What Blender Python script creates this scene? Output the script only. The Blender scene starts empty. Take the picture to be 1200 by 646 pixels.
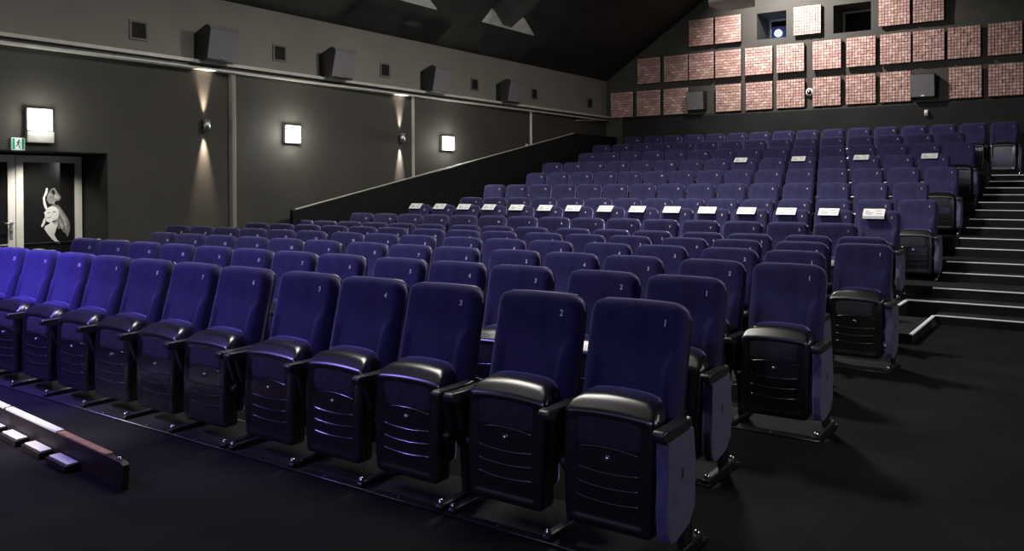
import bpy, bmesh, math, random
from mathutils import Vector, Matrix
random.seed(7)
SC = bpy.context.scene
COL = SC.collection
H = 1.61                      # camera height above the flat floor

# ------------------------------------------------------------------ materials
def nt(name):
    m = bpy.data.materials.new(name); m.use_nodes = True
    t = m.node_tree; b = t.nodes['Principled BSDF']
    return m, t, b

def mat(name, col, rough=.6, metal=0, spec=.5, var=0.0, vscale=6, bump=0, bscale=200, coat=0, emit=None, estr=0, coord='Object'):
    m, t, b = nt(name)
    b.inputs['Base Color'].default_value = (*col, 1)
    b.inputs['Roughness'].default_value = rough
    b.inputs['Metallic'].default_value = metal
    b.inputs['Specular IOR Level'].default_value = spec
    b.inputs['Coat Weight'].default_value = coat
    tc = t.nodes.new('ShaderNodeTexCoord')
    if var:
        n = t.nodes.new('ShaderNodeTexNoise'); n.inputs['Scale'].default_value = vscale; n.inputs['Detail'].default_value = 4
        t.links.new(tc.outputs[coord], n.inputs['Vector'])
        r = t.nodes.new('ShaderNodeValToRGB')
        r.color_ramp.elements[0].position = .3; r.color_ramp.elements[1].position = .7
        r.color_ramp.elements[0].color = (*[c*(1-var) for c in col], 1)
        r.color_ramp.elements[1].color = (*[min(1, c*(1+var)) for c in col], 1)
        t.links.new(n.outputs['Fac'], r.inputs['Fac']); t.links.new(r.outputs['Color'], b.inputs['Base Color'])
    if bump:
        n2 = t.nodes.new('ShaderNodeTexNoise'); n2.inputs['Scale'].default_value = bscale; n2.inputs['Detail'].default_value = 3
        t.links.new(tc.outputs[coord], n2.inputs['Vector'])
        bp = t.nodes.new('ShaderNodeBump'); bp.inputs['Strength'].default_value = bump; bp.inputs['Distance'].default_value = .01
        t.links.new(n2.outputs['Fac'], bp.inputs['Height']); t.links.new(bp.outputs['Normal'], b.inputs['Normal'])
    if emit:
        b.inputs['Emission Color'].default_value = (*emit, 1); b.inputs['Emission Strength'].default_value = estr
    return m

def sheen(m, w, col, rough=.35):
    b = m.node_tree.nodes['Principled BSDF']
    b.inputs['Sheen Weight'].default_value = w; b.inputs['Sheen Tint'].default_value = (*col, 1); b.inputs['Sheen Roughness'].default_value = rough
    return m

M = {}
M['velvet'] = sheen(mat('blue_velvet', (.036, .034, .098), .85, spec=.15, var=.22, vscale=7, bump=.10, bscale=320), .8, (.40, .37, .80))
M['panel_fabric'] = sheen(mat('grey_blue_fabric', (.15, .148, .255), .9, spec=.1, var=.12, vscale=14, bump=.12, bscale=300), .3, (.5, .5, .8))
M['plastic'] = mat('black_plastic', (.010, .0095, .012), .27, spec=.95, var=.15, vscale=20, bump=.02, bscale=500)
M['shell'] = mat('black_shell_plastic', (.012, .012, .014), .30, spec=.9, var=.15, vscale=15, bump=.02, bscale=400)
M['arm'] = mat('black_arm_plastic', (.022, .021, .024), .38, spec=.9, var=.2, vscale=25, bump=.05, bscale=350)
M['mesh'] = mat('dark_mesh_fabric', (.04, .037, .05), .75, spec=.3, var=.25, vscale=40)
def add_weave(m):
    t = m.node_tree; b = t.nodes['Principled BSDF']
    tc = t.nodes.new('ShaderNodeTexCoord'); v = t.nodes.new('ShaderNodeTexVoronoi'); v.inputs['Scale'].default_value = 190
    t.links.new(tc.outputs['Object'], v.inputs['Vector'])
    bp = t.nodes.new('ShaderNodeBump'); bp.inputs['Strength'].default_value = .5; bp.inputs['Distance'].default_value = .004
    t.links.new(v.outputs['Distance'], bp.inputs['Height']); t.links.new(bp.outputs['Normal'], b.inputs['Normal'])
add_weave(M['mesh'])
M['plastic'].node_tree.nodes['Principled BSDF'].inputs['IOR'].default_value = 1.8
M['rib'] = mat('glossy_black_rib', (.02, .019, .022), .16, spec=1.0, var=.1)
M['rib'].node_tree.nodes['Principled BSDF'].inputs['IOR'].default_value = 1.9
M['chrome'] = mat('chrome_bolt', (.75, .75, .78), .18, metal=1, var=.05)
M['steel'] = mat('dark_steel', (.10, .10, .11), .32, metal=.8, var=.2, vscale=15)
M['foot'] = mat('black_foot_steel', (.022, .022, .025), .28, spec=.6, var=.2, vscale=20)
M['digit'] = mat('white_digit', (.85, .85, .86), .45, var=.04)
M['paper'] = mat('white_paper', (.93, .93, .92), .65, var=.04, vscale=12)
M['ink'] = mat('grey_ink', (.32, .32, .34), .7, var=.1)
M['floor'] = mat('black_carpet', (.0078, .0074, .0090), .8, spec=.12, var=.5, vscale=1.6, bump=.25, bscale=160)
M['tier'] = mat('black_carpet_tier', (.0125, .012, .013), .8, spec=.3, var=.4, vscale=2.2, bump=.25, bscale=160)
M['wall'] = mat('dark_olive_wall_paint', (.064, .061, .053), .75, spec=.3, var=.10, vscale=1.2, bump=.06, bscale=90)
M['wallup'] = mat('grey_upper_wall_paint', (.25, .24, .215), .75, spec=.3, var=.08, vscale=1.0, bump=.05, bscale=90)
M['rear'] = mat('rear_grey_paint', (.078, .075, .066), .8, spec=.25, var=.12, vscale=1.3, bump=.06, bscale=80)
M['black_and_shade'] = mat('black_paint_and_shade', (.016, .016, .015), .7, spec=.3, var=.3, vscale=1.5, bump=.05, bscale=80)  # black paint, also the shade put into the lower rear wall
M['ceiling'] = mat('black_ceiling_paint', (.030, .030, .028), .85, spec=.2, var=.25, vscale=1.5, bump=.06, bscale=60)
M['beam'] = mat('dark_grey_beam', (.05, .05, .048), .8, spec=.2, var=.15, vscale=3)
M['pale'] = mat('pale_grey_panel', (.55, .55, .52), .7, var=.12, vscale=4)
M['parapet'] = mat('black_parapet', (.007, .007, .007), .6, spec=.3, var=.3, vscale=2)
M['trim'] = mat('pale_grey_trim', (.66, .66, .60), .35, var=.08, vscale=6)
M['trim2'] = mat('dark_trim', (.03, .03, .03), .4, var=.1)
M['nosing'] = mat('white_stair_nosing', (.82, .83, .82), .45, var=.05, emit=(.85, .9, 1.0), estr=.12)
M['frame'] = mat('white_door_frame', (.68, .67, .62), .4, var=.05, vscale=4)
M['glass'] = mat('dark_door_glass', (.012, .012, .012), .08, spec=.5, var=.1)
M['lamp'] = mat('lit_lamp_diffuser', (.9, .9, .9), .4, emit=(1, 1, .96), estr=9, var=.02)
M['emergency'] = mat('grey_white_plastic_box', (.30, .30, .29), .5, var=.03)
M['lampbody'] = mat('white_lamp_body', (.85, .85, .83), .35, var=.03)
M['alu'] = mat('brushed_aluminium', (.55, .55, .56), .35, metal=.9, var=.1, vscale=30)
M['spk'] = mat('speaker_cabinet_black', (.012, .012, .013), .5, var=.2)
M['grille'] = mat('grey_speaker_grille', (.20, .195, .205), .7, var=.1, vscale=30, bump=.2, bscale=400)
M['vent'] = mat('dark_vent', (.02, .02, .018), .6, var=.2)
M['ventframe'] = mat('grey_vent_frame', (.16, .155, .14), .6, var=.1)
M['green'] = mat('exit_sign_green', (.0, .30, .16), .4, var=.05, emit=(.0, .45, .25), estr=.25)
M['signwhite'] = mat('exit_sign_white', (.75, .85, .78), .4, var=.04, emit=(.7, .9, .78), estr=.3)
M['wood'] = mat('bare_wood', (.36, .20, .12), .5, var=.3, vscale=12)
M['board'] = mat('dark_stained_board', (.014, .009, .006), .6, var=.3, vscale=8)
M['whitepaint'] = mat('white_painted_edge', (.80, .80, .77), .5, var=.06, vscale=20)
M['lens'] = mat('projector_lens_glow', (.1, .12, .2), .1, emit=(.45, .6, 1.0), estr=14, var=.02)
M['projbody'] = mat('projector_body_navy', (.02, .025, .06), .4, emit=(.05, .08, .25), estr=.25, var=.1)
M['winframe'] = mat('pale_window_frame', (.62, .62, .60), .45, var=.05)
M['winframe2'] = mat('grey_window_frame', (.22, .22, .22), .5, var=.1)
M['pg1'] = mat('print_white', (.70, .70, .68), .4, var=.1, vscale=9)
M['pg2'] = mat('print_light_grey', (.42, .42, .41), .4, var=.35, vscale=14)
M['pg3'] = mat('print_mid_grey', (.20, .20, .195), .4, var=.4, vscale=16)
M['pg4'] = mat('print_black', (.015, .015, .015), .3, var=.2)
def clear_glass():
    m, t, b = nt('clear_window_glass')
    b.inputs['Base Color'].default_value = (.9, .95, 1, 1); b.inputs['Roughness'].default_value = .02
    b.inputs['Transmission Weight'].default_value = 1; b.inputs['IOR'].default_value = 1.45
    tc = t.nodes.new('ShaderNodeTexCoord'); n = t.nodes.new('ShaderNodeTexNoise'); n.inputs['Scale'].default_value = 3
    t.links.new(tc.outputs['Object'], n.inputs['Vector'])
    mr = t.nodes.new('ShaderNodeMapRange'); mr.inputs['To Min'].default_value = .01; mr.inputs['To Max'].default_value = .03
    t.links.new(n.outputs['Fac'], mr.inputs['Value']); t.links.new(mr.outputs['Result'], b.inputs['Roughness'])
    return m
M['clear'] = clear_glass()
def wood_blocks():
    m, t, b = nt('pink_wood_end_blocks')
    g = t.nodes.new('ShaderNodeNewGeometry')
    r = t.nodes.new('ShaderNodeValToRGB'); e = r.color_ramp.elements
    e[0].position = 0; e[0].color = (.46, .26, .225, 1); e[1].position = 1; e[1].color = (.74, .52, .46, 1)
    a = r.color_ramp.elements.new(.45); a.color = (.55, .33, .285, 1)
    a = r.color_ramp.elements.new(.8); a.color = (.63, .41, .36, 1)
    t.links.new(g.outputs['Random Per Island'], r.inputs['Fac'])
    tc = t.nodes.new('ShaderNodeTexCoord'); n = t.nodes.new('ShaderNodeTexNoise'); n.inputs['Scale'].default_value = 22; n.inputs['Detail'].default_value = 5
    t.links.new(tc.outputs['Object'], n.inputs['Vector'])
    mx = t.nodes.new('ShaderNodeMix'); mx.data_type = 'RGBA'; mx.blend_type = 'MULTIPLY'; mx.inputs['Factor'].default_value = .5
    t.links.new(r.outputs['Color'], mx.inputs['A']); t.links.new(n.outputs['Fac'], mx.inputs['B'])
    hs = t.nodes.new('ShaderNodeHueSaturation'); hs.inputs['Value'].default_value = 1.5; hs.inputs['Saturation'].default_value = .95
    t.links.new(mx.outputs['Result'], hs.inputs['Color']); t.links.new(hs.outputs['Color'], b.inputs['Base Color'])
    b.inputs['Roughness'].default_value = .7
    return m
M['blocks'] = wood_blocks()

# ------------------------------------------------------------------ mesh helpers
class MB:
    def __init__(s): s.bm = bmesh.new(); s.slots = []
    def slot(s, m):
        if m not in s.slots: s.slots.append(m)
        return s.slots.index(m)
    def _add(s, verts, faces, smooth=False, mi=0):
        vs = [s.bm.verts.new(v) for v in verts]
        out = []
        for f in faces:
            try:
                fc = s.bm.faces.new([vs[i] for i in f]); fc.smooth = smooth; fc.material_index = mi; out.append(fc)
            except ValueError: pass
        return vs, out
    def box(s, x0, x1, y0, y1, z0, z1, bev=0, seg=2, mi=0):
        v = [(x, y, z) for z in (z0, z1) for y in (y0, y1) for x in (x0, x1)]
        f = [(0, 2, 3, 1), (4, 5, 7, 6), (0, 1, 5, 4), (2, 6, 7, 3), (0, 4, 6, 2), (1, 3, 7, 5)]
        vs, fs = s._add(v, f, mi=mi)
        if bev:
            es = list({e for fc in fs for e in fc.edges})
            r = bmesh.ops.bevel(s.bm, geom=es, offset=bev, segments=seg, profile=.5, affect='EDGES')
            for fc in r['faces']: fc.smooth = True; fc.material_index = mi
        return s
    def prism(s, pts, axis, a, b, bev=0, seg=2, mi=0):
        """polygon pts in the two other axes, extruded along axis from a to b"""
        def P(p, t):
            if axis == 'x': return (t, p[0], p[1])
            if axis == 'y': return (p[0], t, p[1])
            return (p[0], p[1], t)
        n = len(pts)
        v = [P(p, a) for p in pts] + [P(p, b) for p in pts]
        f = [tuple(range(n))[::-1], tuple(range(n, 2*n))] + [(i, (i+1) % n, n+(i+1) % n, n+i) for i in range(n)]
        vs, fs = s._add(v, f, mi=mi)
        if bev:
            es = list({e for fc in fs for e in fc.edges})
            r = bmesh.ops.bevel(s.bm, geom=es, offset=bev, segments=seg, profile=.5, affect='EDGES', clamp_overlap=True)
            for fc in r['faces']: fc.smooth = True; fc.material_index = mi
        return s
    def lathe(s, prof, c, axis='z', n=14, mi=0):
        """prof: (radius, along) pairs"""
        def P(r, t, a):
            x, y = r*math.cos(a), r*math.sin(a)
            q = {'z': (x, y, t), 'y': (x, t, y), 'x': (t, x, y), '-y': (x, -t, y)}[axis]
            return (c[0]+q[0], c[1]+q[1], c[2]+q[2])
        v = []; f = []
        for r, t in prof: v += [P(max(r, 1e-5), t, 2*math.pi*k/n) for k in range(n)]
        for i in range(len(prof)-1):
            for k in range(n):
                f.append((i*n+k, i*n+(k+1) % n, (i+1)*n+(k+1) % n, (i+1)*n+k))
        f.append(tuple(range(n))); f.append(tuple(range((len(prof)-1)*n, len(prof)*n)))
        s._add(v, f, True, mi); return s
    def tube(s, pts, r, n=8, mi=0):
        pts = [Vector(p) for p in pts]; v = []; f = []
        for i, p in enumerate(pts):
            d = (pts[min(i+1, len(pts)-1)]-pts[max(i-1, 0)]).normalized()
            u = d.cross(Vector((0, 0, 1)))
            if u.length < 1e-3: u = d.cross(Vector((0, 1, 0)))
            u.normalize(); w = d.cross(u)
            v += [tuple(p+u*r*math.cos(2*math.pi*k/n)+w*r*math.sin(2*math.pi*k/n)) for k in range(n)]
        for i in range(len(pts)-1):
            for k in range(n): f.append((i*n+k, i*n+(k+1) % n, (i+1)*n+(k+1) % n, (i+1)*n+k))
        f.append(tuple(range(n))); f.append(tuple(range((len(pts)-1)*n, len(pts)*n)))
        s._add(v, f, True, mi); return s
    def puff(s, hw, L, rt, rb, thick, R, nx, nz, bulge, tf, arch=0, taper=0, mi=0):
        """upholstered slab: rounded outline, edge rounding R, face relief bulge(u,v); tf maps (x,s,d) to 3-D"""
        def warp(x, z):
            if z > L-rt and abs(x) > hw-rt:
                a, b = (abs(x)-hw+rt)/rt, (z-L+rt)/rt
                a2, b2 = a*math.sqrt(1-b*b/2), b*math.sqrt(1-a*a/2)
                x = math.copysign(hw-rt+a2*rt, x); z = L-rt+b2*rt
            if z < rb and abs(x) > hw-rb:
                a, b = (abs(x)-hw+rb)/rb, (rb-z)/rb
                a2, b2 = a*math.sqrt(1-b*b/2), b*math.sqrt(1-a*a/2)
                x = math.copysign(hw-rb+a2*rb, x); z = rb-b2*rb
            v = z/L
            x *= 1-taper*(1-v)
            z += arch*(1-(x/hw)**2)*max(0, v-.3)/.7
            return x, z
        def axis(n, lo, hi):          # denser near both ends
            out = []
            for i in range(n+1):
                t = i/n; t = .5-.5*math.cos(math.pi*t); t = .55*t+.45*i/n
                out.append(lo+(hi-lo)*t)
            return out
        xs = axis(nx, -hw, hw); zs = axis(nz, 0, L)
        v = []; idx = {}
        for j, z in enumerate(zs):
            for i, x in enumerate(xs):
                dist = min(hw-abs(x), L-z, z)
                e = min(1, dist/R)
                d = -R*(1-math.sqrt(max(0, 1-(1-e)**2)))
                d += bulge(x/hw, z/L)*min(1, dist/(R*1.2))
                X, Z = warp(x, z)
                idx[i, j] = len(v); v.append(tf(X, Z, d))
        f = [(idx[i, j], idx[i+1, j], idx[i+1, j+1], idx[i, j+1]) for j in range(nz) for i in range(nx)]
        ring = [(i, 0) for i in range(nx)]+[(nx, j) for j in range(nz)]+[(i, nz) for i in range(nx, 0, -1)]+[(0, j) for j in range(nz, 0, -1)]
        back = []
        for (i, j) in ring:
            X, Z = warp(xs[i], zs[j]); back.append(len(v)); v.append(tf(X, Z, -thick))
        n = len(ring)
        for k in range(n):
            f.append((idx[ring[(k+1) % n]], idx[ring[k]], back[k], back[(k+1) % n]))
        f.append(tuple(back))
        s._add(v, f, True, mi)
        return s
    def mesh(s, name, mats):
        bmesh.ops.recalc_face_normals(s.bm, faces=s.bm.faces)
        me = bpy.data.meshes.new(name); s.bm.to_mesh(me); s.bm.free()
        for m in (mats if isinstance(mats, (list, tuple)) else [mats]): me.materials.append(m)
        return me
    def build(s, name, mats, parent=None, loc=None):
        return link(name, s.mesh(name, mats), parent, loc)

def link(name, me, parent=None, loc=None):
    o = bpy.data.objects.new(name, me); COL.objects.link(o)
    if parent: o.parent = parent
    if loc: o.location = loc
    return o
def empty(name, loc, rz=0):
    o = bpy.data.objects.new(name, None); COL.objects.link(o); o.location = loc; o.rotation_euler = (0, 0, rz); o.empty_display_size = .1
    return o
def tag(o, label, cat, group=None):
    o['label'] = label; o['category'] = cat
    if group: o['group'] = group
    return o
def struct(o): o['kind'] = 'structure'; return o

_txt = {}
def text_mesh(ch, size, depth=.0008, m=None):
    key = (ch, size)
    if key in _txt: return _txt[key]
    cu = bpy.data.curves.new('digit', 'FONT'); cu.body = ch; cu.size = size; cu.extrude = depth; cu.align_x = 'CENTER'; cu.align_y = 'CENTER'; cu.offset = size*.012; cu.resolution_u = 3
    o = bpy.data.objects.new('digit_tmp', cu); COL.objects.link(o)
    dg = bpy.context.evaluated_depsgraph_get()
    me = bpy.data.meshes.new_from_object(o.evaluated_get(dg))
    bpy.data.objects.remove(o); bpy.data.curves.remove(cu)
    me.materials.clear(); me.materials.append(m or M['digit']); _txt[key] = me
    return me

# ------------------------------------------------------------------ camera (pinhole with vertical shift)
f, cy, pi_, ro, ya = 971.4546, 227.7518, 0.009693884, -0.003702142, 0.611301044
fw = Vector((-math.sin(ya)*math.cos(pi_), math.cos(ya)*math.cos(pi_), -math.sin(pi_)))
rt = Vector((math.cos(ya), math.sin(ya), 0)); up = rt.cross(fw)
r2 = rt*math.cos(ro)+up*math.sin(ro); u2 = -rt*math.sin(ro)+up*math.cos(ro)
cd = bpy.data.cameras.new('camera'); cam = bpy.data.objects.new('camera', cd); COL.objects.link(cam)
cam.matrix_world = Matrix(((r2.x, u2.x, -fw.x, 0), (r2.y, u2.y, -fw.y, 0), (r2.z, u2.z, -fw.z, H), (0, 0, 0, 1)))
cd.sensor_width = 36; cd.lens = f/1200*36; cd.shift_y = (cy-323)/1200; cd.clip_start = .05; cd.clip_end = 100
SC.camera = cam

# ------------------------------------------------------------------ row table (x of the number on seat 1, y of the number plane, floor height)
NH = .978
ROWS = {1: (-1.5839, 3.465, -.6280, 13), 2: (-1.8213, 4.55, -.6296, 13), 3: (-1.5475, 5.6656, -.6338, 14), 4: (-1.844, 6.8189, -.636, 16),
        5: (-1.5557, 7.9455, -.638, 16), 6: (-1.7887, 8.9907, -.640, 16), 7: (-2.297, 9.9872, -.5311, 15), 8: (-2.0575, 11.1997, -.4136, 15),
        9: (-1.8013, 12.372, -.2951, 15), 10: (-2.0754, 13.5038, -.0572, 15), 11: (-1.8211, 14.6683, .1904, 15), 12: (-2.0773, 15.6873, .4273, 15),
        13: (-1.8202, 16.8482, .6737, 15), 14: (-2.1074, 18.0322, .9195, 15), 15: (-1.2996, 19.227, 1.1626, 16)}
GAPS = {1: (2, 5), 2: (2, 5), 3: (2, 5, 8), 4: (2, 4, 7, 10), 5: (2, 4, 7, 10), 6: (2, 4, 7, 10)}
S, G = .55, .08
PLATE = .008
def row_floor(r): return 0.0 if r <= 6 else ROWS[r][2]+H-NH
def num_x(r, n): return ROWS[r][0]-S*(n-1)-G*sum(n > k for k in GAPS.get(r, ()))
ORD = ['', 'front', 'second', 'third', 'fourth', 'fifth', 'sixth', 'seventh', 'eighth', 'ninth', 'tenth', 'eleventh', 'twelfth', 'thirteenth', 'fourteenth', 'rearmost']

# ------------------------------------------------------------------ seat meshes (origin on the floor below the seat centre, front towards -y)
TH = math.radians(13.5)
SB, ZB = .47, .50                        # bottom of the backrest
def ysurf(z): return -(NH-z)*math.tan(TH)
def back_tf(x, s, d):
    return (x, ysurf(ZB)+s*math.sin(TH)-d*math.cos(TH), ZB+s*math.cos(TH)+d*math.sin(TH))
def smooth(a, b, t):
    t = max(0, min(1, (t-a)/(b-a))); return t*t*(3-2*t)
def back_relief(u, v):
    a = abs(u)
    edge = .64+.36*smooth(.50, .70, v)                    # inner edge of the side wings, running out to the sides at mid height
    k = (a-edge)
    wing = .013*smooth(-.05, .10, k)*smooth(.74, .62, v)
    crease = -.007*math.exp(-(k/.035)**2)*smooth(.74, .64, v)
    lumbar = .008*math.exp(-((v-.28)/.2)**2)*(1-a*a) - .007*math.exp(-((v-.62)/.18)**2)*(1-a*a)
    return wing+crease+lumbar
LB = .590
seat_meshes = {}
def build_meshes():
    sm = seat_meshes
    b = MB(); b.puff(.246, LB, .085, .03, .085, .045, 30, 30, back_relief, back_tf, arch=.006)
    sm['backrest'] = b.mesh('backrest', M['velvet'])
    b = MB(); b.puff(.246, LB, .085, .03, .085, .045, 16, 16, back_relief, back_tf, arch=.006)
    sm['backrest_far'] = b.mesh('backrest', M['velvet'])
    # back shell: mirrored slab behind the cushion, a little lower reaching
    def shell_tf(x, s, d): return back_tf(x, s-.16, -.088-.035+(-d)-.0)
    b = MB(); b.puff(.246, LB+.165, .088, .05, .034, .03, 16, 20, lambda u, v: .012*(1-u*u)*(1-v), shell_tf, arch=.006)
    sm['shell'] = b.mesh('back_shell', M['shell'])
    # folded seat: cushion behind, plastic pan in front
    b = MB(); b.puff(.205, .50, .07, .05, .075, .035, 14, 14, lambda u, v: .006*(1-u*u), lambda x, s, d: (x, -.180-d+.02*(s/.5), .165+s), arch=.02)
    sm['cushion'] = b.mesh('seat_cushion', M['velvet'])
    def pan_tf(x, s, d):
        t = max(0, s-(.505+.012*(1-(x/.228)**2)))
        return (x, -.285-d+.03*((s/.58)-.5)**2*2+.02*(s/.58)+.95*t, .088+s)
    def pan_relief(u, v):
        a = abs(u)
        ins = smooth(.86, .80, a)*smooth(.06, .10, v)*smooth(.87, .83, v)
        return -.009*ins
    b = MB(); b.puff(.228, .560, .075, .04, .095, .020, 24, 44, pan_relief, pan_tf, arch=.022, taper=.05)
    sm['pan'] = b.mesh('seat_pan', M['plastic'])
    def front(x, z, off=0.0):            # y of the recessed pan face at height z
        s = z-.088
        return pan_tf(x, s, -.009)[1]-off
    def plate_tf(x, s, d):
        z = .452+s; return (x, front(x, z, .004)-d, z)
    b = MB(); b.puff(.160, .125, .022, .006, .006, .004, 10, 8, lambda u, v: 0, plate_tf, arch=.012)
    sm['mesh_panel'] = b.mesh('mesh_panel', M['mesh'])
    def rib(z0, sag):
        bb = MB(); pts = []
        for i in range(13):
            t = -1+2*i/12; z = z0+sag*(1-t*t); pts.append((.162*t, front(0, z)+.0015, z))
        return bb.tube(pts, .0066, 10).mesh('rib', M['rib'])
    sm['rib1'] = rib(.437, .016); sm['rib2'] = rib(.355, -.014); sm['rib3'] = rib(.290, -.014); sm['rib4'] = rib(.225, -.014)
    b = MB(); b.lathe([(.0, .012), (.010, .011), (.0145, .007), (.0165, 0)], (0, front(0, .405), .405), '-y', 12)
    sm['bolt'] = b.mesh('pan_bolt', M['chrome'])
    # armrest
    prof = [(-.365, .553), (-.365, .585), (-.35, .597), (-.24, .591), (-.15, .592), (-.075, .598), (-.07, .56), (-.10, .546), (-.30, .543)]
    b = MB(); b.prism(prof, 'x', -.0285, .0285, bev=.008, seg=3); sm['arm'] = b.mesh('armrest', M['arm'])
    # standard below the armrest (black post) and upholstered end panel
    prof = [(-.13, .035), (-.02, .035), (-.015, .25), (.0, .42), (-.045, .55), (-.30, .546), (-.25, .40), (-.14, .26)]
    b = MB(); b.prism(prof, 'x', -.017, .017, bev=.005, seg=2); sm['post'] = b.mesh('standard', M['plastic'])
    prof = [(-.125, .035), (-.025, .035), (-.025, .30), (-.125, .30)]
    b = MB(); b.prism(prof, 'x', -.015, .015, bev=.004, seg=2); sm['short_post'] = b.mesh('standard', M['plastic'])
    prof = [(-.325, .546), (-.05, .552), (-.035, .40), (-.035, .20), (-.10, .135), (-.24, .105), (-.30, .115), (-.325, .16), (-.335, .27), (-.315, .38), (-.31, .46)]
    b = MB(); b.prism(prof, 'x', -.028, .028, bev=.012, seg=3); sm['side'] = b.mesh('side_panel', M['panel_fabric'])
    b = MB(); b.prism([(-.19, .36), (-.185, .40), (-.17, .40), (-.175, .36)], 'x', .0275, .0305, bev=.001, seg=1); sm['aisle_tab'] = b.mesh('row_tab', M['mesh'])
    b = MB(); b.lathe([(.0, -.03), (.022, -.03), (.026, -.024), (.026, .02), (.022, .026), (0, .026)], (0, 0, 0), 'x', 14); sm['hinge'] = b.mesh('hinge_cap', M['arm'])
    # foot bar with bolts
    b = MB(); b.prism([(-.34, 0), (-.34, .022), (-.325, .030), (.06, .036), (.085, .026), (.085, 0)], 'x', -.021, .021, bev=.007, seg=3); sm['foot'] = b.mesh('foot', M['foot'])
    b = MB(); b.lathe([(.017, -.012), (.017, .002), (.014, .012), (.008, .018), (0, .020)], (0, 0, 0), 'z', 12)
    sm['foot_bolt'] = b.mesh('foot_bolt', M['chrome'])
build_meshes()

def make_seat(r, n):
    X, Y, Z, nmax = ROWS[r]
    sm = seat_meshes
    cx = num_x(r, n)-.155
    base = PLATE if r <= 6 else 0.0
    root = empty('cinema_seat', (cx, Y, row_floor(r)+base))
    near = r <= 3 or (n <= 2 and r in (5, 9, 10, 11))
    nums = ['', 'first', 'second', 'third', 'fourth', 'fifth', 'sixth', 'seventh', 'eighth', 'ninth', 'tenth', 'eleventh', 'twelfth', 'thirteenth', 'fourteenth', 'fifteenth', 'sixteenth']
    if n == 1: lab = f'blue folding cinema seat numbered 1 with end panel, aisle end of the {ORD[r]} row'
    else: lab = f'blue folding cinema seat numbered {n}, {nums[n]} from the aisle in the {ORD[r]} row'
    if r == 8: lab = f'blue seat numbered {n} with white slip, {nums[n]} from aisle in the fully reserved row'
    tag(root, lab, 'seat', 'blue cinema seats')
    hi = r <= 8
    L = lambda nm, k, p=root, loc=None: link(nm, sm[k], p, loc)
    def bolts(ft):
        for y in (-.318, .058): link('foot_bolt', sm['foot_bolt'], ft, (0, y, .033))
    L('backrest', 'backrest' if hi or n == 1 else 'backrest_far')
    L('back_shell', 'shell')
    L('seat_cushion', 'cushion')
    pan = L('seat_pan', 'pan')
    if near:
        L('mesh_panel', 'mesh_panel', pan)
        for k in ('rib1', 'rib2', 'rib3', 'rib4'): L('rib', k, pan)
        bo = L('pan_bolt', 'bolt', pan); 
    num = link('seat_number', text_mesh(str(n), .043), root)
    zc = NH; s = (zc-ZB)/math.cos(TH)
    p = back_tf(.155, s, .0008); num.location = p
    num.rotation_euler = (math.pi/2-TH, 0, 0)
    lx = -S/2
    L('armrest', 'arm', loc=(lx, 0, 0))
    full_feet = r <= 3 or (r == 5 and n <= 3)
    if True:
        L('standard', 'post', loc=(lx, 0, 0))
    if full_feet:
        ft = L('foot', 'foot', loc=(lx, 0, 0)); bolts(ft)
        L('hinge_cap', 'hinge', loc=(lx+.045, -.215, .335))
    if n == 1:
        L('armrest', 'arm', loc=(S/2+.012, 0, 0))
        sp = L('side_panel', 'side', loc=(S/2+.012, 0, 0)); sp['label'] = 'grey-blue upholstered end panel'
        L('row_tab', 'aisle_tab', sp)
        L('standard', 'short_post', loc=(S/2+.005, 0, 0))
        ft = L('foot', 'foot', loc=(S/2+.005, 0, 0)); bolts(ft)
    elif n-1 in GAPS.get(r, ()):
        L('armrest', 'arm', loc=(S/2+.0, 0, 0)); L('standard', 'post', loc=(S/2+.0, 0, 0))
        if full_feet:
            ft = L('foot', 'foot', loc=(S/2, 0, 0)); bolts(ft)
            L('hinge_cap', 'hinge', loc=(S/2-.045, -.215, .335))
    return root

for r in ROWS:
    for n in range(1, ROWS[r][3]+1): make_seat(r, n)

# base plates under the flat-floor rows
for r in (1, 2, 3, 4, 5, 6):
    Y = ROWS[r][1]; cuts = [0]+list(GAPS[r])+[ROWS[r][3]]
    for a, b in zip(cuts[:-1], cuts[1:]):
        if r in (4, 5, 6) and a > 0: continue
        x1 = num_x(r, a+1)-.155+S/2+.035; x0 = num_x(r, b)-.155-S/2-.035
        root = MB().box(x0, x1, Y-.345, Y+.11, 0, PLATE, bev=.002, seg=1).build('base_plate', M['tier'])
        who = f'seats {a+1} to {b}'
        tag(root, f'black floor plate with metal edges under {who} of the {ORD[r]} row', 'floor plate', 'floor plates under the front rows')
        MB().tube([(x0, Y-.345, .007), (x1, Y-.345, .007)], .0055, 8).build('edge_trim', M['steel'], root)
        MB().tube([(x0, Y+.11, .007), (x1, Y+.11, .007)], .0055, 8).build('edge_trim', M['steel'], root)
        mb = MB()
        for q in range(a, b):
            mb.lathe([(.009, .008), (.009, .013), (.005, .017), (0, .018)], (num_x(r, q+1)-.155, Y-.325, 0), 'z', 10)
        mb.build('plate_screws', M['steel'], root)

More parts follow.
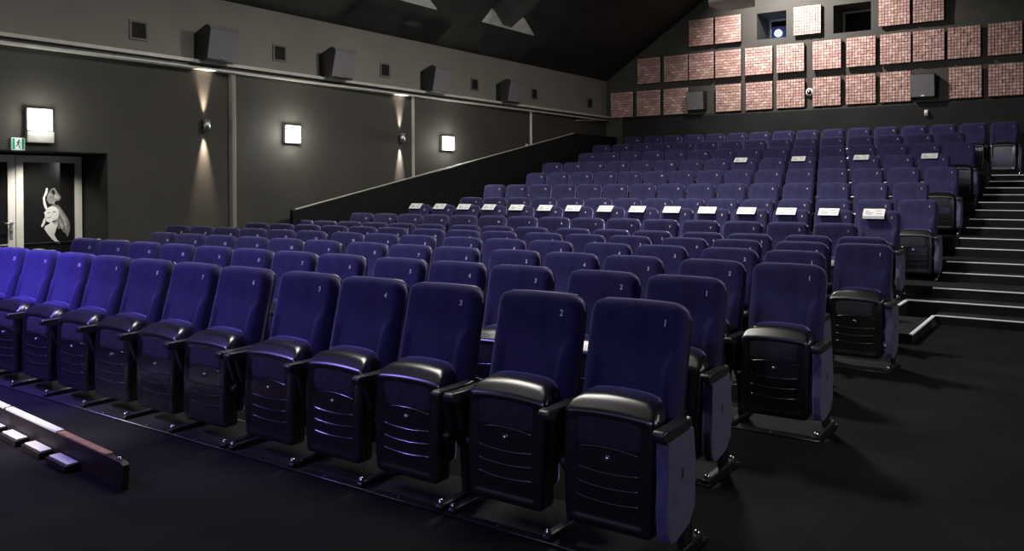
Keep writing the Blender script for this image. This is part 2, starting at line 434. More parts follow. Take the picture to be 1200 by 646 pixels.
# ------------------------------------------------------------------ reserved slips
def make_slip(r, n, dx=0, tilt=0, extra=False):
    w = .255 if r == 8 else .25
    cx = num_x(r, n)-.155; Y = ROWS[r][1]; fz = row_floor(r)
    off = -.055+dx
    p = back_tf(0, LB+.018, -.02)
    root = empty('reserved_slip', (cx+off, Y+p[1], fz+p[2]), math.radians(tilt))
    nums = ['', 'first', 'second', 'third', 'fourth', 'fifth', 'sixth', 'seventh', 'eighth', 'ninth', 'tenth', 'eleventh', 'twelfth', 'thirteenth', 'fourteenth', 'fifteenth']
    row = 'the fully reserved row' if r == 8 else 'the twelfth row'
    tag(root, f'white paper slip folded over the {nums[n]} seat from the aisle in {row}', 'paper slip', 'white paper slips on seat backs')
    def q(s_, d_):
        v = back_tf(0, s_, d_); return (v[1]-p[1], v[2]-p[2])
    F0, F1 = (LB+.018, -.02), (LB-.088, .045)            # fold and lower edge of the front flap
    mb = MB()
    pts = [q(*F0), q(*F1), q(F1[0]+.001, F1[1]+.0013), q(F0[0]+.0015, F0[1]+.0008), q(LB+.018, -.075), q(LB-.03, -.150), q(LB-.03, -.149), q(LB+.0165, -.074)]
    mb.prism(pts, 'x', -w/2, w/2)
    mb.build('folded_sheet', M['paper'], root)
    mb = MB()
    def bar(x0, x1, k):
        def at(k_, o): return q(F0[0]+(F1[0]-F0[0])*k_+o*.5, F0[1]+(F1[1]-F0[1])*k_+o)
        mb.prism([at(k, .0015), at(k+.08, .0015), at(k+.08, .0021), at(k, .0021)], 'x', x0, x1)
    bar(.015, .085, .22); bar(-.10, -.05, .3); bar(-.10, .0, .52); bar(.03, .10, .62); bar(-.10, -.02, .7)
    mb.build('printed_lines', M['ink'], root)
    if extra:
        a, b = q(*F1), q(F1[0]-.035, F1[1]-.004)
        MB().prism([a, b, (b[0]-.0012, b[1]), (a[0]-.0012, a[1])], 'x', -w/2, w/2).build('lower_flap', M['paper'], root)
jit = [0, .0, .0, .0, .01, -.01, .0, .0, .01, -.015, .01, .0, -.01, .0, .015, .0]
tl = [0, 1, -1, 2, -1, 1.5, 0, -2, -4, 4, -1, 5, -1, 3, -1, 2]
for n in range(1, 16): make_slip(8, n, jit[n], tl[n], n == 1)
for n in (1, 3, 5, 7): make_slip(12, n, 0, tl[n]*.5)

# ------------------------------------------------------------------ floor, tiers, steps
XW, YR = -10.9, 20.05
struct(MB().box(XW-1.2, 3.2, -3.0, YR+1.2, -.12, 0).build('floor', M['floor']))
tier_front = {7: 9.14, 8: 10.37, 9: 11.5, 10: 12.65, 11: 13.80, 12: 14.95, 13: 16.0, 14: 17.15, 15: 18.35}
tier_right = {7: -1.49, 8: -1.83, 9: -1.62, 10: -1.62, 11: -1.62, 12: -1.62, 13: -1.62, 14: -1.62, 15: -1.62}
for r in range(7, 16):
    y1 = tier_front[r+1] if r < 15 else YR
    struct(MB().box(-10.5, tier_right[r], tier_front[r], y1, 0, row_floor(r)).build('seating_tier', M['tier']))
levels = []
for r in range(7, 16):
    z = row_floor(r)
    if r >= 10: levels.append((row_floor(r-1)+z)/2)
    levels.append(z)
stepY = [10.63, 10.97, 11.37, 12.17, 12.53, 13.43, 13.82, 14.66, 15.08, 15.90, 16.35, 17.1, 17.5, 18.2, 18.62]
words = ['lowest', 'second', 'third', 'fourth', 'fifth', 'sixth', 'seventh', 'eighth', 'ninth', 'tenth', 'eleventh', 'twelfth', 'thirteenth', 'fourteenth', 'topmost']
# left ends of the steps run to the tier beside them
def tier_at(y):
    k = 7
    for r in range(7, 16):
        if tier_front[r] <= y+.05: k = r
    return k
for i, (y0, z) in enumerate(zip(stepY, levels)):
    y1 = stepY[i+1] if i < 14 else YR
    r = tier_at(y0)
    x0 = -1.49 if i < 2 else -1.62
    st = MB().box(x0, 3.0, y0, y1, 0, z).build('aisle_step', M['tier'])
    struct(st)
    MB().box(x0, 3.0, y0-.005, y0+.020, z-.010, z+.003, bev=.002, seg=1).build('step_edge_strip', M['nosing'], st)
# lit left edges of the two lowest tiers that reach into the aisle
T7 = [o for o in bpy.data.objects if o.name.startswith('seating_tier')]
z7, z8, z9 = row_floor(7), row_floor(8), row_floor(9)
MB().box(-1.518, -1.484, 9.14, 10.60, z7-.012, z7+.004, bev=.002, seg=1).build('tier_edge_strip', M['nosing'], T7[0])
MB().box(-1.858, -1.824, 10.39, 10.99, z8-.012, z8+.004, bev=.002, seg=1).build('tier_edge_strip', M['nosing'], T7[1])
st = struct(MB().box(-1.83, -1.49, 10.97, 11.5, 0, z8).build('aisle_step', M['tier']))
MB().box(-1.83, -1.49, 10.964, 10.998, z8-.012, z8+.004, bev=.002, seg=1).build('step_edge_strip', M['nosing'], st)

# ------------------------------------------------------------------ walls
def poly_wall(name, plan, z0, z1, m):
    return struct(MB().prism(plan, 'z', z0, z1).build(name, m))
J = (7.99, 12.16, 16.30)
LEDGE = 1.85+H
RY0, RY1, RX, RZ = 4.10, 6.04, -11.58, .47+H          # door recess
plan = [(XW, RY1), (XW, J[0]), (XW+.06, J[0]), (XW+.005, J[1]), (XW+.075, J[1]), (XW+.01, J[2]), (XW+.07, J[2]), (XW, YR), (XW, YR+1), (RX-.15, YR+1), (RX-.15, RY1)]
poly_wall('wall_left', plan, 0, LEDGE, M['wall'])
poly_wall('wall_left', [(XW, -3), (XW, RY0), (RX-.15, RY0), (RX-.15, -3)], 0, LEDGE, M['wall'])
struct(MB().box(RX-.15, XW, RY0, RY1, RZ, LEDGE).build('wall_left', M['wall']))
struct(MB().box(RX-.15, RX-.06, RY0, RY1, 0, RZ).build('wall_left', M['black_and_shade']))
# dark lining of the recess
struct(MB().box(RX-.05, XW-.004, RY1-.012, RY1-.001, 0, RZ-.002).build('trim_1', M['black_and_shade']))
struct(MB().box(RX-.05, XW-.004, RY0+.001, RY1-.013, RZ-.012, RZ-.001).build('trim_2', M['black_and_shade']))
TOPZ = 2.84+H
struct(MB().box(RX-.15, XW+.02, -3, YR+1, LEDGE, TOPZ+.6).build('wall_left_upper', M['wallup']))
# picture-rail ledge: two pale rails with a dark gap
led = struct(MB().prism([(XW, LEDGE-.015), (XW+.15, LEDGE-.015), (XW+.15, LEDGE+.03), (XW+.135, LEDGE+.035), (XW, LEDGE+.035)], 'y', -3, YR-.02).build('trim_3', M['trim']))
led2 = struct(MB().prism([(XW, LEDGE-.10), (XW+.16, LEDGE-.10), (XW+.16, LEDGE-.075), (XW, LEDGE-.06)], 'y', -3, YR-.02).build('trim_4', M['trim']))
led3 = struct(MB().prism([(XW, LEDGE-.075), (XW+.09, LEDGE-.075), (XW+.09, LEDGE-.01), (XW, LEDGE-.01)], 'y', -3, YR-.02).build('trim_5', M['trim2']))

struct(MB().box(XW-.02, XW+.085, 7.96, 8.04, 0, LEDGE-.10, bev=.02, seg=3).build('lit_band', M['wallup']))  # paler band stands in for light caught at the wall jog
struct(MB().box(XW-.02, XW+.062, 12.14, 12.165, 0, LEDGE-.10, bev=.005, seg=2).build('lit_edge_1', M['trim']))  # pale strip drawn as the lit edge of the jog
struct(MB().box(XW-.02, XW+.062, 16.28, 16.305, 0, LEDGE-.10, bev=.005, seg=2).build('lit_edge_2', M['trim']))  # lit edge of the last jog, put into a pale strip
# rear wall with two projection openings
W1 = (-6.73, -6.02, 3.55+H, 4.19+H); W2 = (-4.94, -4.12, 3.51+H, 4.16+H)
xs = [XW-.5, W1[0], W1[1], W2[0], W2[1], 3.2]; top = 9.2
def rearbox(x0, x1, z0, z1): struct(MB().box(x0, x1, YR, YR+.95, z0, z1).build('wall_rear', M['rear']))
rearbox(xs[0], xs[1], 0, top); rearbox(xs[2], xs[3], 0, top); rearbox(xs[4], xs[5], 0, top)
for w in (W1, W2):
    rearbox(w[0], w[1], 0, w[2]); rearbox(w[0], w[1], w[3], top)
struct(MB().box(XW-.5, 3.2, YR+1.6, YR+1.7, 0, top).build('wall_rear', M['black_and_shade']))
struct(MB().prism([(YR, 0), (YR-.10, 0), (YR-.10, 1.76+H), (YR-.06, 1.815+H), (YR, 1.815+H)], 'x', XW+.55, 3.0).build('trim_6', M['black_and_shade']))  # lower wall band made dark in place of the shade there
struct(MB().box(3.0, 3.2, -3, YR+1, 0, 9).build('wall_right', M['black_and_shade']))
# pitched ceiling
SL = .66; RX_ = -4.4
def cz(x): return TOPZ+SL*(min(x, 2*RX_-x)-XW)
plan = [(XW-.3, cz(XW)-SL*.3), (RX_, cz(RX_)), (3.2, cz(3.2)), (3.2, cz(3.2)+.3), (RX_, cz(RX_)+.3), (XW-.3, cz(XW)+.3-SL*.3)]
struct(MB().prism(plan, 'y', -3, YR+1).build('ceiling', M['ceiling']))
# rafters and pale triangular plates
nrm = Vector((-SL, 0, 1)).normalized()
for i, y in enumerate((13.36, 10.05)):
    a = Vector((-9.81, 0, cz(-9.81))); b = Vector((RX_-.2, 0, cz(RX_-.2)))
    q = [a, b, b-nrm*.45, a-nrm*.45]
    o = MB().prism([(v.x, v.z) for v in q], 'y', y, y+.30, bev=.006, seg=1).build('ceiling_rafter', M['beam'])
    struct(o)
    nm = 'between the pale triangles in view' if i == 0 else 'nearer the screen at the top edge'
    pts = [(-10.12, y+.05), (-10.12, y+1.95), (-9.83, y+1.15), (-9.83, y-.02)]
    mb = MB()
    t = .03
    lo = [(x, yy, cz(x)-t) for x, yy in pts]; hi_ = [(x, yy, cz(x)-.001) for x, yy in pts]
    n = len(pts)
    mb._add(lo+hi_, [tuple(range(n)), tuple(range(n, 2*n))]+[(k, (k+1) % n, n+(k+1) % n, n+k) for k in range(n)])
    g = mb.build('rafter_plate', M['pale'])
    tag(g, 'pale angular plate on the dark ceiling ' + ('beside the rafter end in view' if i == 0 else 'cut by the top edge'), 'ceiling plate', 'pale ceiling plates')
# pale box on the ceiling above the brick panels
mb = MB(); mb.prism([(-6.86, 17.3), (-6.72, 16.9), (-6.02, 17.0), (-6.05, 17.9), (-6.8, 18.0)], 'z', 3.90+H, 4.25+H, bev=.01, seg=1)
bx = mb.build('ceiling_lamp_housing', M['pale']); MB().tube([(-6.4, 17.4, 4.2+H), (-6.4, 17.4, cz(-6.4)+.02)], .03).build('hanging_rod', M['trim2'], bx)
tag(bx, 'pale hanging box at the top edge above the brick-like panels', 'lamp housing')

# ------------------------------------------------------------------ acoustic panels of wooden blocks
def block_panel(x0, x1, z0, z1, seed, label, brick):
    rnd = random.Random(seed)
    w, h = x1-x0, z1-z0
    root = MB().box(0, w, 0, .05, 0, h).build('acoustic_panel', M['black_and_shade'], None, (x0, YR-.095, z0))
    tag(root, label, 'wall panel', 'brick-like wooden wall panels')
    mb = MB(); n = 10; gap = .010
    for j in range(n):
        zz0, zz1 = h*j/n+gap/2, h*(j+1)/n-gap/2
        if brick:
            cells = []; x = 0; first = (.5 if j % 2 else 1)*2*w/n
            while x < w-1e-4:
                s = min(first if not cells else 2*w/n, w-x); cells.append((x, x+s)); x += s
        else: cells = [(w*i/n, w*(i+1)/n) for i in range(n)]
        for (a, b) in cells:
            d = rnd.choice((.012, .016, .020, .024))
            mb._add([(a+gap/2, 0, zz0), (b-gap/2, 0, zz0), (b-gap/2, 0, zz1), (a+gap/2, 0, zz1), (a+gap/2, -d, zz0), (b-gap/2, -d, zz0), (b-gap/2, -d, zz1), (a+gap/2, -d, zz1)],
                    [(4, 5, 6, 7), (0, 1, 5, 4), (1, 2, 6, 5), (2, 3, 7, 6), (3, 0, 4, 7)])
    mb.build('wooden_blocks', M['blocks'], root)
PB = [(-10.70, -10.03), (-9.92, -9.24), (-9.15, -8.47), (-7.74, -7.09), (-6.97, -6.32), (-6.22, -5.56), (-5.38, -4.75), (-4.64, -4.0), (-3.91, -3.28), (-2.54, -1.92), (-1.80, -1.17)]
PM = [(-9.90, -9.24), (-9.14, -8.48), (-8.45, -7.79), (-7.75, -7.09), (-6.99, -6.32), (-6.22, -5.57), (-5.38, -4.74), (-4.63, -4.0), (-3.91, -3.28), (-3.24, -2.62), (-2.56, -1.94), (-1.81, -1.19)]
PT = [(-8.45, -7.80), (-7.75, -7.09), (-5.82, -5.19), (-3.94, -3.30), (-3.24, -2.63)]
rank = ['first', 'second', 'third', 'fourth', 'fifth', 'sixth', 'seventh', 'eighth', 'ninth', 'tenth', 'eleventh', 'twelfth']
sd = 1
for nm, L_, z0, z1 in (('bottom', PB, 1.84, 2.51), ('middle', PM, 2.69, 3.36), ('top', PT, 3.54, 4.21)):
    for i, (a, b) in enumerate(L_):
        if nm == 'top' and i == 2: lab = 'brightly lit pale pink block panel between the two projection windows'
        else: lab = f'pinkish wooden block panel, {rank[i]} from the left in the {nm} row on the rear wall'
        block_panel(a, b, z0+H, z1+H, sd, lab, b < -5.6 and not (nm == 'bottom' and i == 5)); sd += 1

# projection windows
def window(name, w, fm, side, lit):
    d = YR+.90
    x0, x1, z0, z1 = w
    mb = MB(); t = .05
    mb.box(x0, x0+t, d, d+.05, z0, z1); mb.box(x1-t, x1, d, d+.05, z0, z1); mb.box(x0+t, x1-t, d, d+.05, z0, z0+t); mb.box(x0+t, x1-t, d, d+.05, z1-t, z1)
    o = struct(mb.build(name, fm))
    MB().box(x0+t, x1-t, d+.02, d+.026, z0+t, z1-t).build('pane', M['clear'], o)
    return o
window('window_1', W1, M['winframe'], 0, True)
window('window_2', W2, M['winframe2'], 0, False)
struct(MB().box(-7.2, -5.6, YR+.96, YR+1.59, 3.62+H, 3.72+H, bev=.005, seg=1).build('trim_11', M['black_and_shade']))
pj = empty('projector', (-6.55, YR+1.12, 3.88+H))
tag(pj, 'glowing blue projector behind the left projection window', 'projector')
MB().box(-.25, .22, 0, .35, -.16, .16, bev=.02).build('projector_body', M['projbody'], pj)
MB().lathe([(.085, -.05), (.09, .0), (.05, .01), (.0, .012)], (.0, -.04, -.02), '-y', 18).build('lens', M['lens'], pj)

# rear loudspeakers, camera, sensor
def rear_speaker(x0, x1, z0, z1, label):
    r_ = empty('loudspeaker', ((x0+x1)/2, YR-.01, (z0+z1)/2)); tag(r_, label, 'loudspeaker', 'rear wall loudspeakers')
    w, h = (x1-x0)/2, (z1-z0)/2
    MB().prism([(0, -h+.02), (-.20, -h), (-.27, h), (0, h)], 'x', -w, w, bev=.012).build('cabinet', M['spk'], r_)
    MB().prism([(-.205, -h+.02), (-.213, -h+.02), (-.283, h-.02), (-.272, h-.02)], 'x', -w+.015, w-.015, bev=.003, seg=1).build('grille', M['grille'], r_)
    MB().box(-.03, .03, -.222, -.214, -h+.03, -h+.05).build('badge', M['alu'], r_)
rear_speaker(-8.46, -8.0, 1.9+H, 2.38+H, 'dark loudspeaker after the third bottom-row brick panel on the rear wall')
rear_speaker(-3.27, -2.78, 1.89+H, 2.40+H, 'dark loudspeaker in the bottom-row gap towards the aisle on the rear wall')
cc = empty('security_camera', (-5.47, YR-.005, 2.19+H)); tag(cc, 'small round white security camera between two bottom-row brick panels', 'camera')
MB().lathe([(.09, 0), (.095, .03), (.08, .05), (.055, .055), (0, .056)], (0, 0, 0), '-y', 20).build('camera_base', M['lampbody'], cc)
MB().lathe([(.055, .055), (.05, .075), (.03, .092), (0, .097)], (0, 0, 0), '-y', 18).build('dome', M['glass'], cc)
MB().lathe([(.03, .088), (.02, .1), (0, .102)], (0, 0, 0), '-y', 12).build('lens', M['alu'], cc)
sn = empty('motion_sensor', (-2.97, YR-.105, 1.56+H)); tag(sn, 'small white motion sensor on the dark band above the rearmost seats', 'sensor')
MB().prism([(0, -.07), (-.04, -.06), (-.06, 0), (-.05, .06), (0, .07)], 'x', -.035, .035, bev=.01).build('sensor_body', M['lampbody'], sn)
MB().lathe([(.022, 0), (.018, .012), (0, .016)], (0, -.05, -.01), '-y', 12).build('sensor_lens', M['pale'], sn)

# ------------------------------------------------------------------ left wall equipment
ordinal = ['nearest the screen', 'second along from the screen', 'third along from the screen', 'farthest from the screen']
for i, y in enumerate((7.60, 10.02, 12.63, 15.17)):
    r_ = empty('loudspeaker', (XW+.021, y, 2.11+H)); tag(r_, f'grey wedge wall loudspeaker on the upper left wall, {ordinal[i]}', 'loudspeaker', 'left wall loudspeakers')
    prof = [(.0, -.20), (.0, .16), (.28, .265), (.36, .25), (.40, .20), (.31, -.24), (.24, -.255)]
    MB().prism(prof, 'y', -.255, .255, bev=.010).build('cabinet', M['spk'], r_)
    MB().prism([(.404, .20), (.415, .195), (.322, -.225), (.312, -.225)], 'y', -.245, .245, bev=.003, seg=1).build('grille', M['grille'], r_)
    MB().prism([(.285, .264), (.365, .25), (.409, .20), (.412, .205), (.37, .262), (.288, .274)], 'y', -.25, .25).build('top_lip', M['grille'], r_)
    MB().prism([(.327, -.195), (.331, -.175), (.336, -.175), (.332, -.195)], 'y', -.03, .03).build('badge', M['alu'], r_)
    MB().box(0, .05, -.06, .06, -.06, .06).build('wall_bracket', M['spk'], r_)
for i, y in enumerate((6.48, 8.92, 11.38, 14.13, 16.45, 19.1)):
    r_ = empty('air_vent', (XW+.021, y, 2.185+H)); tag(r_, f'dark square air vent on the upper left wall, {["first","second","third","fourth","fifth","sixth"][i]} from the screen', 'vent', 'left wall air vents')
    mb = MB(); a, b = .135, .105
    mb.box(0, .018, -a, a, b, a); mb.box(0, .018, -a, a, -a, -b); mb.box(0, .018, -a, -b, -b, b); mb.box(0, .018, b, a, -b, b)
    mb.build('vent_frame', M['ventframe'], r_)
    MB().box(.001, .004, -b, b, -b, b).build('vent_back', M['vent'], r_)
    mb = MB()
    for k in range(8):
        z = -b+.013+k*.0262
        mb.prism([(.004, z), (.006, z-.004), (.017, z+.010), (.015, z+.014)], 'y', -b, b)
    mb.build('vent_slats', M['vent'], r_)
# up and down sconces
def light(name, kind, loc, power, col, to=None, **k):
    ld = bpy.data.lights.new(name, kind); ld.energy = power; ld.color = col
    for kk, v in k.items(): setattr(ld, kk, v)
    o = bpy.data.objects.new(name, ld); COL.objects.link(o); o.location = loc
    if to is not None: o.rotation_euler = (Vector(to)-Vector(loc)).to_track_quat('-Z', 'Y').to_euler()
    return o
for i, (y, wx) in enumerate(((7.52, XW), (11.79, XW+.01))):
    z = .93+H
    r_ = empty('wall_sconce', (wx, y, z)); tag(r_, 'small aluminium up-and-down sconce on the left wall, ' + ('nearer the door' if i == 0 else 'above the black parapet slope'), 'wall light', 'up-and-down sconces')
    mb = MB(); mb.box(.0, .035, -.045, .045, -.05, .05, bev=.004); mb.build('wall_plate', M['spk'], r_)
    mb = MB(); n = 20
    out = [(.075+.050*math.cos(2*math.pi*k/n), .052*math.sin(2*math.pi*k/n)) for k in range(n)]
    inn = [(.075+.043*math.cos(2*math.pi*k/n), .044*math.sin(2*math.pi*k/n)) for k in range(n)]
    v = [(x, yy, -.085) for x, yy in out]+[(x, yy, .085) for x, yy in out]+[(x, yy, -.085) for x, yy in inn]+[(x, yy, .085) for x, yy in inn]
    fcs = []
    for k in range(n):
        k2 = (k+1) % n
        fcs += [(k, k2, n+k2, n+k), (2*n+k, 3*n+k, 3*n+k2, 2*n+k2), (k, 2*n+k, 2*n+k2, k2), (n+k, n+k2, 3*n+k2, 3*n+k)]
    mb._add(v, fcs, True); mb.build('tube_shade', M['alu'], r_)
    MB().lathe([(.02, -.02), (.02, .02)], (.085, 0, 0), 'z', 10).build('bulb', M['lamp'], r_)
    for sgn in (1, -1):
        light('sconce_spot', 'SPOT', (wx+.05, y, z+sgn*.07), 420 if sgn < 0 else 300, (1, .80, .62) if i == 0 else (1, .86, .78), (wx-.03, y, z+sgn*1.2), spot_size=math.radians(30), spot_blend=1.0, shadow_soft_size=.02)
# square wall lamps
for i, (y0, y1, z0, z1) in enumerate(((4.985, 5.30, .715, 1.0), (8.97, 9.29, .72, 1.02), (12.95, 13.31, .73, 1.03))):
    wx = XW+(.0, .045, .062)[i]
    yc, zc_ = (y0+y1)/2, (z0+z1)/2+H; h = (y1-y0)/2; hz = (z1-z0)/2
    r_ = empty('wall_lamp', (wx, yc, zc_)); tag(r_, ['square white wall lamp glowing above the glass door', 'square glowing wall lamp midway along the left wall behind the seats', 'square glowing wall lamp beyond the second sconce, above the parapet'][i], 'wall light', 'square wall lamps')
    MB().box(0, .05, -h, h, -hz, hz, bev=.004).build('lamp_body', M['lampbody'], r_)
    MB().box(.05, .085, -h+.02, h-.02, -hz+.02, hz-.02, bev=.01).build('diffuser', M['lamp'], r_)
    light('wall_lamp_light', 'AREA', (wx+.10, yc, zc_), (12, 15, 13)[i], (1, .99, .90), (wx+1, yc, zc_), shape='SQUARE', size=.3)
    light('wall_lamp_glow', 'POINT', (wx+.135, yc, zc_), (24, 44, 36)[i], (1, .99, .90), shadow_soft_size=.10)
    if i == 0:
        eb = MB().box(0, .07, -h-.008, h+.008, -.075, .065, bev=.006)
        e = eb.build('emergency_light', M['emergency'], None, (wx, yc, .645+H-.003)); tag(e, 'white emergency light box directly under the lamp above the door', 'emergency light')
        mb = MB()
        for k in range(3): mb.box(.070, .0715, -h+.01, h-.01, -.045+k*.035, -.042+k*.035)
        mb.build('front_grooves', M['pg2'], e)
# exit sign with running figure
es = empty('exit_sign', (XW, 4.895, .545+H)); tag(es, 'small green and white running-man exit sign beside the lamp above the door', 'sign')
MB().box(0, .02, -.078, .078, -.077, .077, bev=.003).build('sign_plate', M['signwhite'], es)
MB().box(.0205, .0215, -.068, -.040, -.068, .068).build('green_bar', M['green'], es); MB().box(.0205, .0215, .042, .068, -.068, .068).build('green_bar', M['green'], es)
mb = MB()
def P2(pts): mb.prism(pts, 'x', .0205, .0218)
mb.lathe([(.011, .0), (.011, .0218)], (0, .008, .045), 'x', 12)
P2([(-.006, .034), (.010, .030), (.006, -.005), (-.012, -.002)])
P2([(-.006, .034), (-.003, .024), (-.020, .014), (-.026, .020)]); P2([(.006, .028), (.010, .020), (.030, .016), (.028, .024)])
P2([(-.012, -.002), (-.002, -.004), (-.016, -.026), (-.022, -.018)]); P2([(-.016, -.026), (-.022, -.018), (-.034, -.024), (-.032, -.032)])
P2([(-.004, .0), (.006, -.004), (.016, -.022), (.006, -.026)]); P2([(.006, -.026), (.016, -.022), (.022, -.052), (.013, -.052)])
mb.build('running_figure', M['black_and_shade'], es)
# small sensor on the wall and handrail bar in the rear corner
sn = MB().prism([(0, -.03), (.05, -.02), (.05, .02), (0, .05)], 'y', -.04, .04, bev=.006).build('wall_sensor', M['lampbody'], None, (XW+.02, 16.12, .945+H))
tag(sn, 'small white wall sensor just above the parapet slope', 'sensor')
rl = MB().tube([(XW+.03, 18.35, 1.68+H), (-10.72, 19.2, 1.725+H), (-10.5, YR-.02, 1.77+H)], .014, 8).build('corner_rail', M['alu'])
tag(rl, 'thin metal rail across the far left corner below the panels', 'rail')

# ------------------------------------------------------------------ glass door with printed picture
def leaf(name, ya, yb, stile):
    x = -11.5; zt = .43+H; z_rail = -.735+H
    mb = MB(); s_ = stile
    mb.box(x-.05, x, ya, ya+s_, 0.005, zt); mb.box(x-.05, x, yb-s_, yb, 0.005, zt)
    mb.box(x-.05, x, ya+s_, yb-s_, zt-.09, zt); mb.box(x-.05, x, ya+s_, yb-s_, .005, .10)
    o = struct(mb.build(name, M['frame']))
    MB().box(x-.035, x-.022, ya+s_, yb-s_, .10, zt-.09).build('glass_pane', M['glass'], o)
    MB().box(x-.022, x-.004, ya+s_, yb-s_, z_rail-.006, z_rail+.006).build('glazing_bar', M['trim2'] if name == 'door_1' else M['frame'], o)
    return o
d1 = leaf('door_1', 5.14, 6.00, .09); d2 = leaf('door_2', 4.26, 5.13, .09)
hd = MB(); hd.tube([(-11.5, 5.075, -.46+H), (-11.44, 5.075, -.46+H), (-11.435, 4.97, -.455+H)], .012, 8); hd.box(-11.5, -11.49, 5.055, 5.095, -.66+H, -.43+H, bev=.003)
hd.lathe([(.014, 0), (.014, .02), (0, .02)], (-11.49, 5.075, -.56+H), 'x', 10)
hd.build('door_handle', M['alu'], d2)
pp = MB()
slots = [M['pg1'], M['pg2'], M['pg3'], M['pg4']]
def pol(pts, k, lay): pp.prism(pts, 'x', -11.5215, -11.5205+lay*.0006, mi=k)
pol([(5.585,1.362),(5.63,1.392),(5.69,1.372),(5.74,1.31),(5.79,1.235),(5.83,1.16),(5.846,1.067),(5.83,.99),(5.805,.932),(5.785,.985),(5.75,1.01),(5.72,1.06),(5.685,1.05),(5.66,1.15),(5.67,1.27)], 2, 0)
pol([(5.70,1.33),(5.745,1.26),(5.785,1.18),(5.80,1.09),(5.79,1.02),(5.775,1.10),(5.745,1.18),(5.71,1.25)], 1, 1)
pol([(5.69,1.20),(5.73,1.15),(5.755,1.08),(5.735,1.05),(5.71,1.10)], 1, 1)
pol([(5.555,1.345),(5.60,1.362),(5.655,1.352),(5.69,1.315),(5.695,1.25),(5.68,1.19),(5.65,1.155),(5.60,1.143),(5.555,1.148),(5.528,1.165),(5.522,1.19),(5.51,1.20),(5.514,1.222),(5.507,1.235),(5.516,1.25),(5.498,1.272),(5.522,1.30),(5.532,1.325)], 0, 2)
pol([(5.60,1.16),(5.683,1.175),(5.672,1.09),(5.655,1.039),(5.632,.975),(5.672,.895),(5.715,.872),(5.70,.849),(5.66,.865),(5.602,.916),(5.545,.99),(5.50,1.064),(5.515,1.10),(5.56,1.12)], 0, 1)
pol([(5.487,1.489),(5.512,1.497),(5.52,1.418),(5.545,1.335),(5.53,1.31),(5.508,1.345),(5.493,1.40)], 0, 1)
pol([(5.520,1.57),(5.531,1.607),(5.543,1.612),(5.552,1.595),(5.545,1.54),(5.52,1.489),(5.495,1.489)], 0, 1)
pol([(5.512,1.20),(5.520,1.16),(5.505,1.12),(5.475,1.082),(5.459,1.098),(5.478,1.145),(5.497,1.20)], 0, 1)
pol([(5.547,1.506),(5.57,1.56),(5.60,1.60),(5.643,1.612),(5.66,1.58),(5.678,1.549),(5.715,1.50),(5.726,1.472),(5.70,1.44),(5.655,1.43),(5.625,1.40),(5.589,1.39),(5.556,1.41),(5.535,1.455)], 2, 1)
pol([(5.60,1.575),(5.63,1.59),(5.65,1.55),(5.635,1.51),(5.61,1.53)], 3, 2); pol([(5.60,1.43),(5.64,1.425),(5.64,1.395),(5.61,1.39)], 1, 2); pol([(5.645,1.535),(5.70,1.485),(5.69,1.46),(5.64,1.48)], 1, 2)
pol([(5.522,1.222),(5.56,1.215),(5.60,1.222),(5.565,1.204),(5.53,1.208)], 2, 3); pol([(5.535,1.272),(5.56,1.282),(5.58,1.276),(5.558,1.270)], 3, 3); pol([(5.61,1.285),(5.64,1.292),(5.66,1.284),(5.635,1.278)], 3, 3)
pol([(5.60,1.16),(5.65,1.172),(5.685,1.20),(5.672,1.13),(5.63,1.12)], 1, 2)
pol([(5.312,.70),(5.325,.749),(5.362,.798),(5.43,.802),(5.532,.778),(5.636,.771),(5.688,.723),(5.722,.657),(5.70,.40),(5.40,.40),(5.30,.60)], 0, 1)
pp.build('printed_picture', slots, d1)

# ------------------------------------------------------------------ black sloping parapet beside the raised seats
prof = [(8.88, 0), (8.88, -.37+H), (8.98, -.37+H), (17.80, 1.31+H), (YR-.12, 1.31+H), (YR-.12, 0)]
pr = struct(MB().prism(prof, 'x', -10.60, -10.51, bev=.004, seg=1).build('trim_7', M['parapet']))
MB().prism([(8.98, -.368+H), (17.8, 1.312+H), (17.8, 1.326+H), (8.98, -.354+H)], 'x', -10.60, -10.575).build('edge_trim', M['trim'], pr)

# ------------------------------------------------------------------ low platform edge lying in front of the first row
A = Vector((-4.20, 2.415, 0)); B = Vector((-6.3, 2.60, 0))
ang = math.atan2(B.y-A.y, B.x-A.x)
pf = empty('low_wooden_platform', A, ang); tag(pf, 'low dark wooden platform edge with white and bare wood top, lying on the carpet', 'platform')
Lp = (B-A).length
# local +x runs away to the left; +y local points towards the camera side
MB().prism([(.02, .0), (.0, .135), (.03, .150), (Lp, .155), (Lp, .0)], 'y', -.02, .02, bev=.003, seg=1).build('side_board', M['board'], pf)
MB().box(.20, .83, -.022, .022, .148, .160, bev=.002, seg=1).build('top_strip', M['wood'], pf)['label'] = 'bare reddish wood strip'
MB().box(.85, 1.66, -.024, .022, .149, .164, bev=.002, seg=1).build('top_strip', M['whitepaint'], pf)['label'] = 'white painted strip'
MB().box(1.69, Lp, -.024, .022, .150, .164, bev=.002, seg=1).build('top_strip', M['whitepaint'], pf)['label'] = 'white painted strip'
MB().lathe([(.012, .0), (.012, .012), (.008, .018), (0, .019)], (.08, 0, .147), 'z', 10).build('corner_bolt', M['chrome'], pf)
for k in range(4):
    x = .52+k*.37
    lg = MB().box(x, x+.27, .022, .105, .005, .042, bev=.003, seg=1).build('batten', M['board'], pf)
    MB().box(x+.01, x+.26, .026, .088, .042, .050, bev=.002, seg=1).build('white_tip', M['whitepaint'], lg)

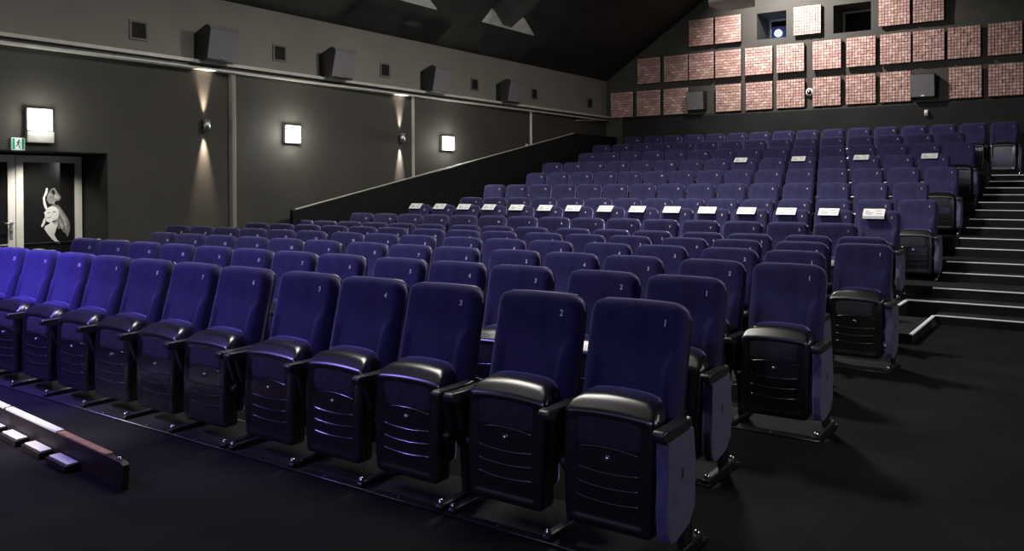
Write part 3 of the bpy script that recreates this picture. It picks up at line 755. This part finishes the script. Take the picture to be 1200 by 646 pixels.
# ------------------------------------------------------------------ lights
w = bpy.data.worlds.new('world'); SC.world = w; w.use_nodes = True
w.node_tree.nodes['Background'].inputs['Color'].default_value = (.5, .55, .7, 1); w.node_tree.nodes['Background'].inputs['Strength'].default_value = .006
# spot on the rear panels
light('panel_spot', 'SPOT', (-6.2, 18.0, 7.1), 1350, (1, .94, .90), (-5.5, 20.05, 4.9), spot_size=math.radians(114), spot_blend=1.0, shadow_soft_size=.06)
# unseen overhead lights under the rafters, front one widened for pan highlights
light('overhead_light', 'AREA', (-4.8, 10.6, 5.6), 330, (1, .96, .88), (-5.0, 11.2, 0), shape='DISK', size=.8)
light('overhead_light', 'AREA', (-5.3, 4.9, 5.6), 175, (1, .96, .88), (-5.2, 5.4, 0), shape='RECTANGLE', size=2.2, size_y=3.0)
# dim frontal fill added for the faces of the seat pans
light('screen_glow', 'AREA', (-4.5, -2.8, 3.0), 15, (.72, .70, 1.0), (-4.5, 4, 1.8), shape='RECTANGLE', size=7, size_y=3)
# unseen lights on the aisle side, added to brighten the seat end panels
for y in (4.6, 9.0, 13.2):
    light('aisle_fill', 'AREA', (2.9, y, 2.3), (30, 17, 12)[int(y/4.5)-1 if y > 5 else 0], (1, .98, .95), (-1.5, y-.4, .6), shape='SQUARE', size=.3)
# spot added in the recess to brighten the door frames
light('door_fill', 'SPOT', (-10.98, 5.3, 2.03), 62, (1, .95, .84), (-11.5, 5.4, .9), spot_size=math.radians(110), spot_blend=1, shadow_soft_size=.04)
# blue stage wash by the screen corner
light('stage_wash', 'SPOT', (-7.6, .0, 4.6), 1080, (.35, .25, 1.0), (-6.4, 3.6, .3), spot_size=math.radians(74), spot_blend=1.0, shadow_soft_size=.2)
light('stage_wash', 'SPOT', (-7.9, 2.1, 5.2), 2700, (.20, .13, 1.0), (-7.6, 2.9, 0), spot_size=math.radians(44), spot_blend=1.0, shadow_soft_size=.2)
light('stage_wash', 'SPOT', (-1.6, -2.2, 3.4), 230, (.46, .40, 1.0), (-2.6, 4.0, .6), spot_size=math.radians(70), spot_blend=1.0, shadow_soft_size=.12)
# white spot added so the low platform outshines the blue wash
light('platform_fill', 'SPOT', (-6.4, -.6, 4.2), 1500, (1, .92, .80), (-5.7, 2.5, .1), spot_size=math.radians(18), spot_blend=1.0, shadow_soft_size=.05)

SC.view_settings.view_transform = 'Standard'; SC.view_settings.look = 'None'; SC.view_settings.exposure = 0.0; SC.view_settings.gamma = 1.0
SC.view_settings.use_curve_mapping = False
SC.cycles.use_denoising = True
SC.cycles.max_bounces = 6
SC.cycles.sample_clamp_indirect = 4
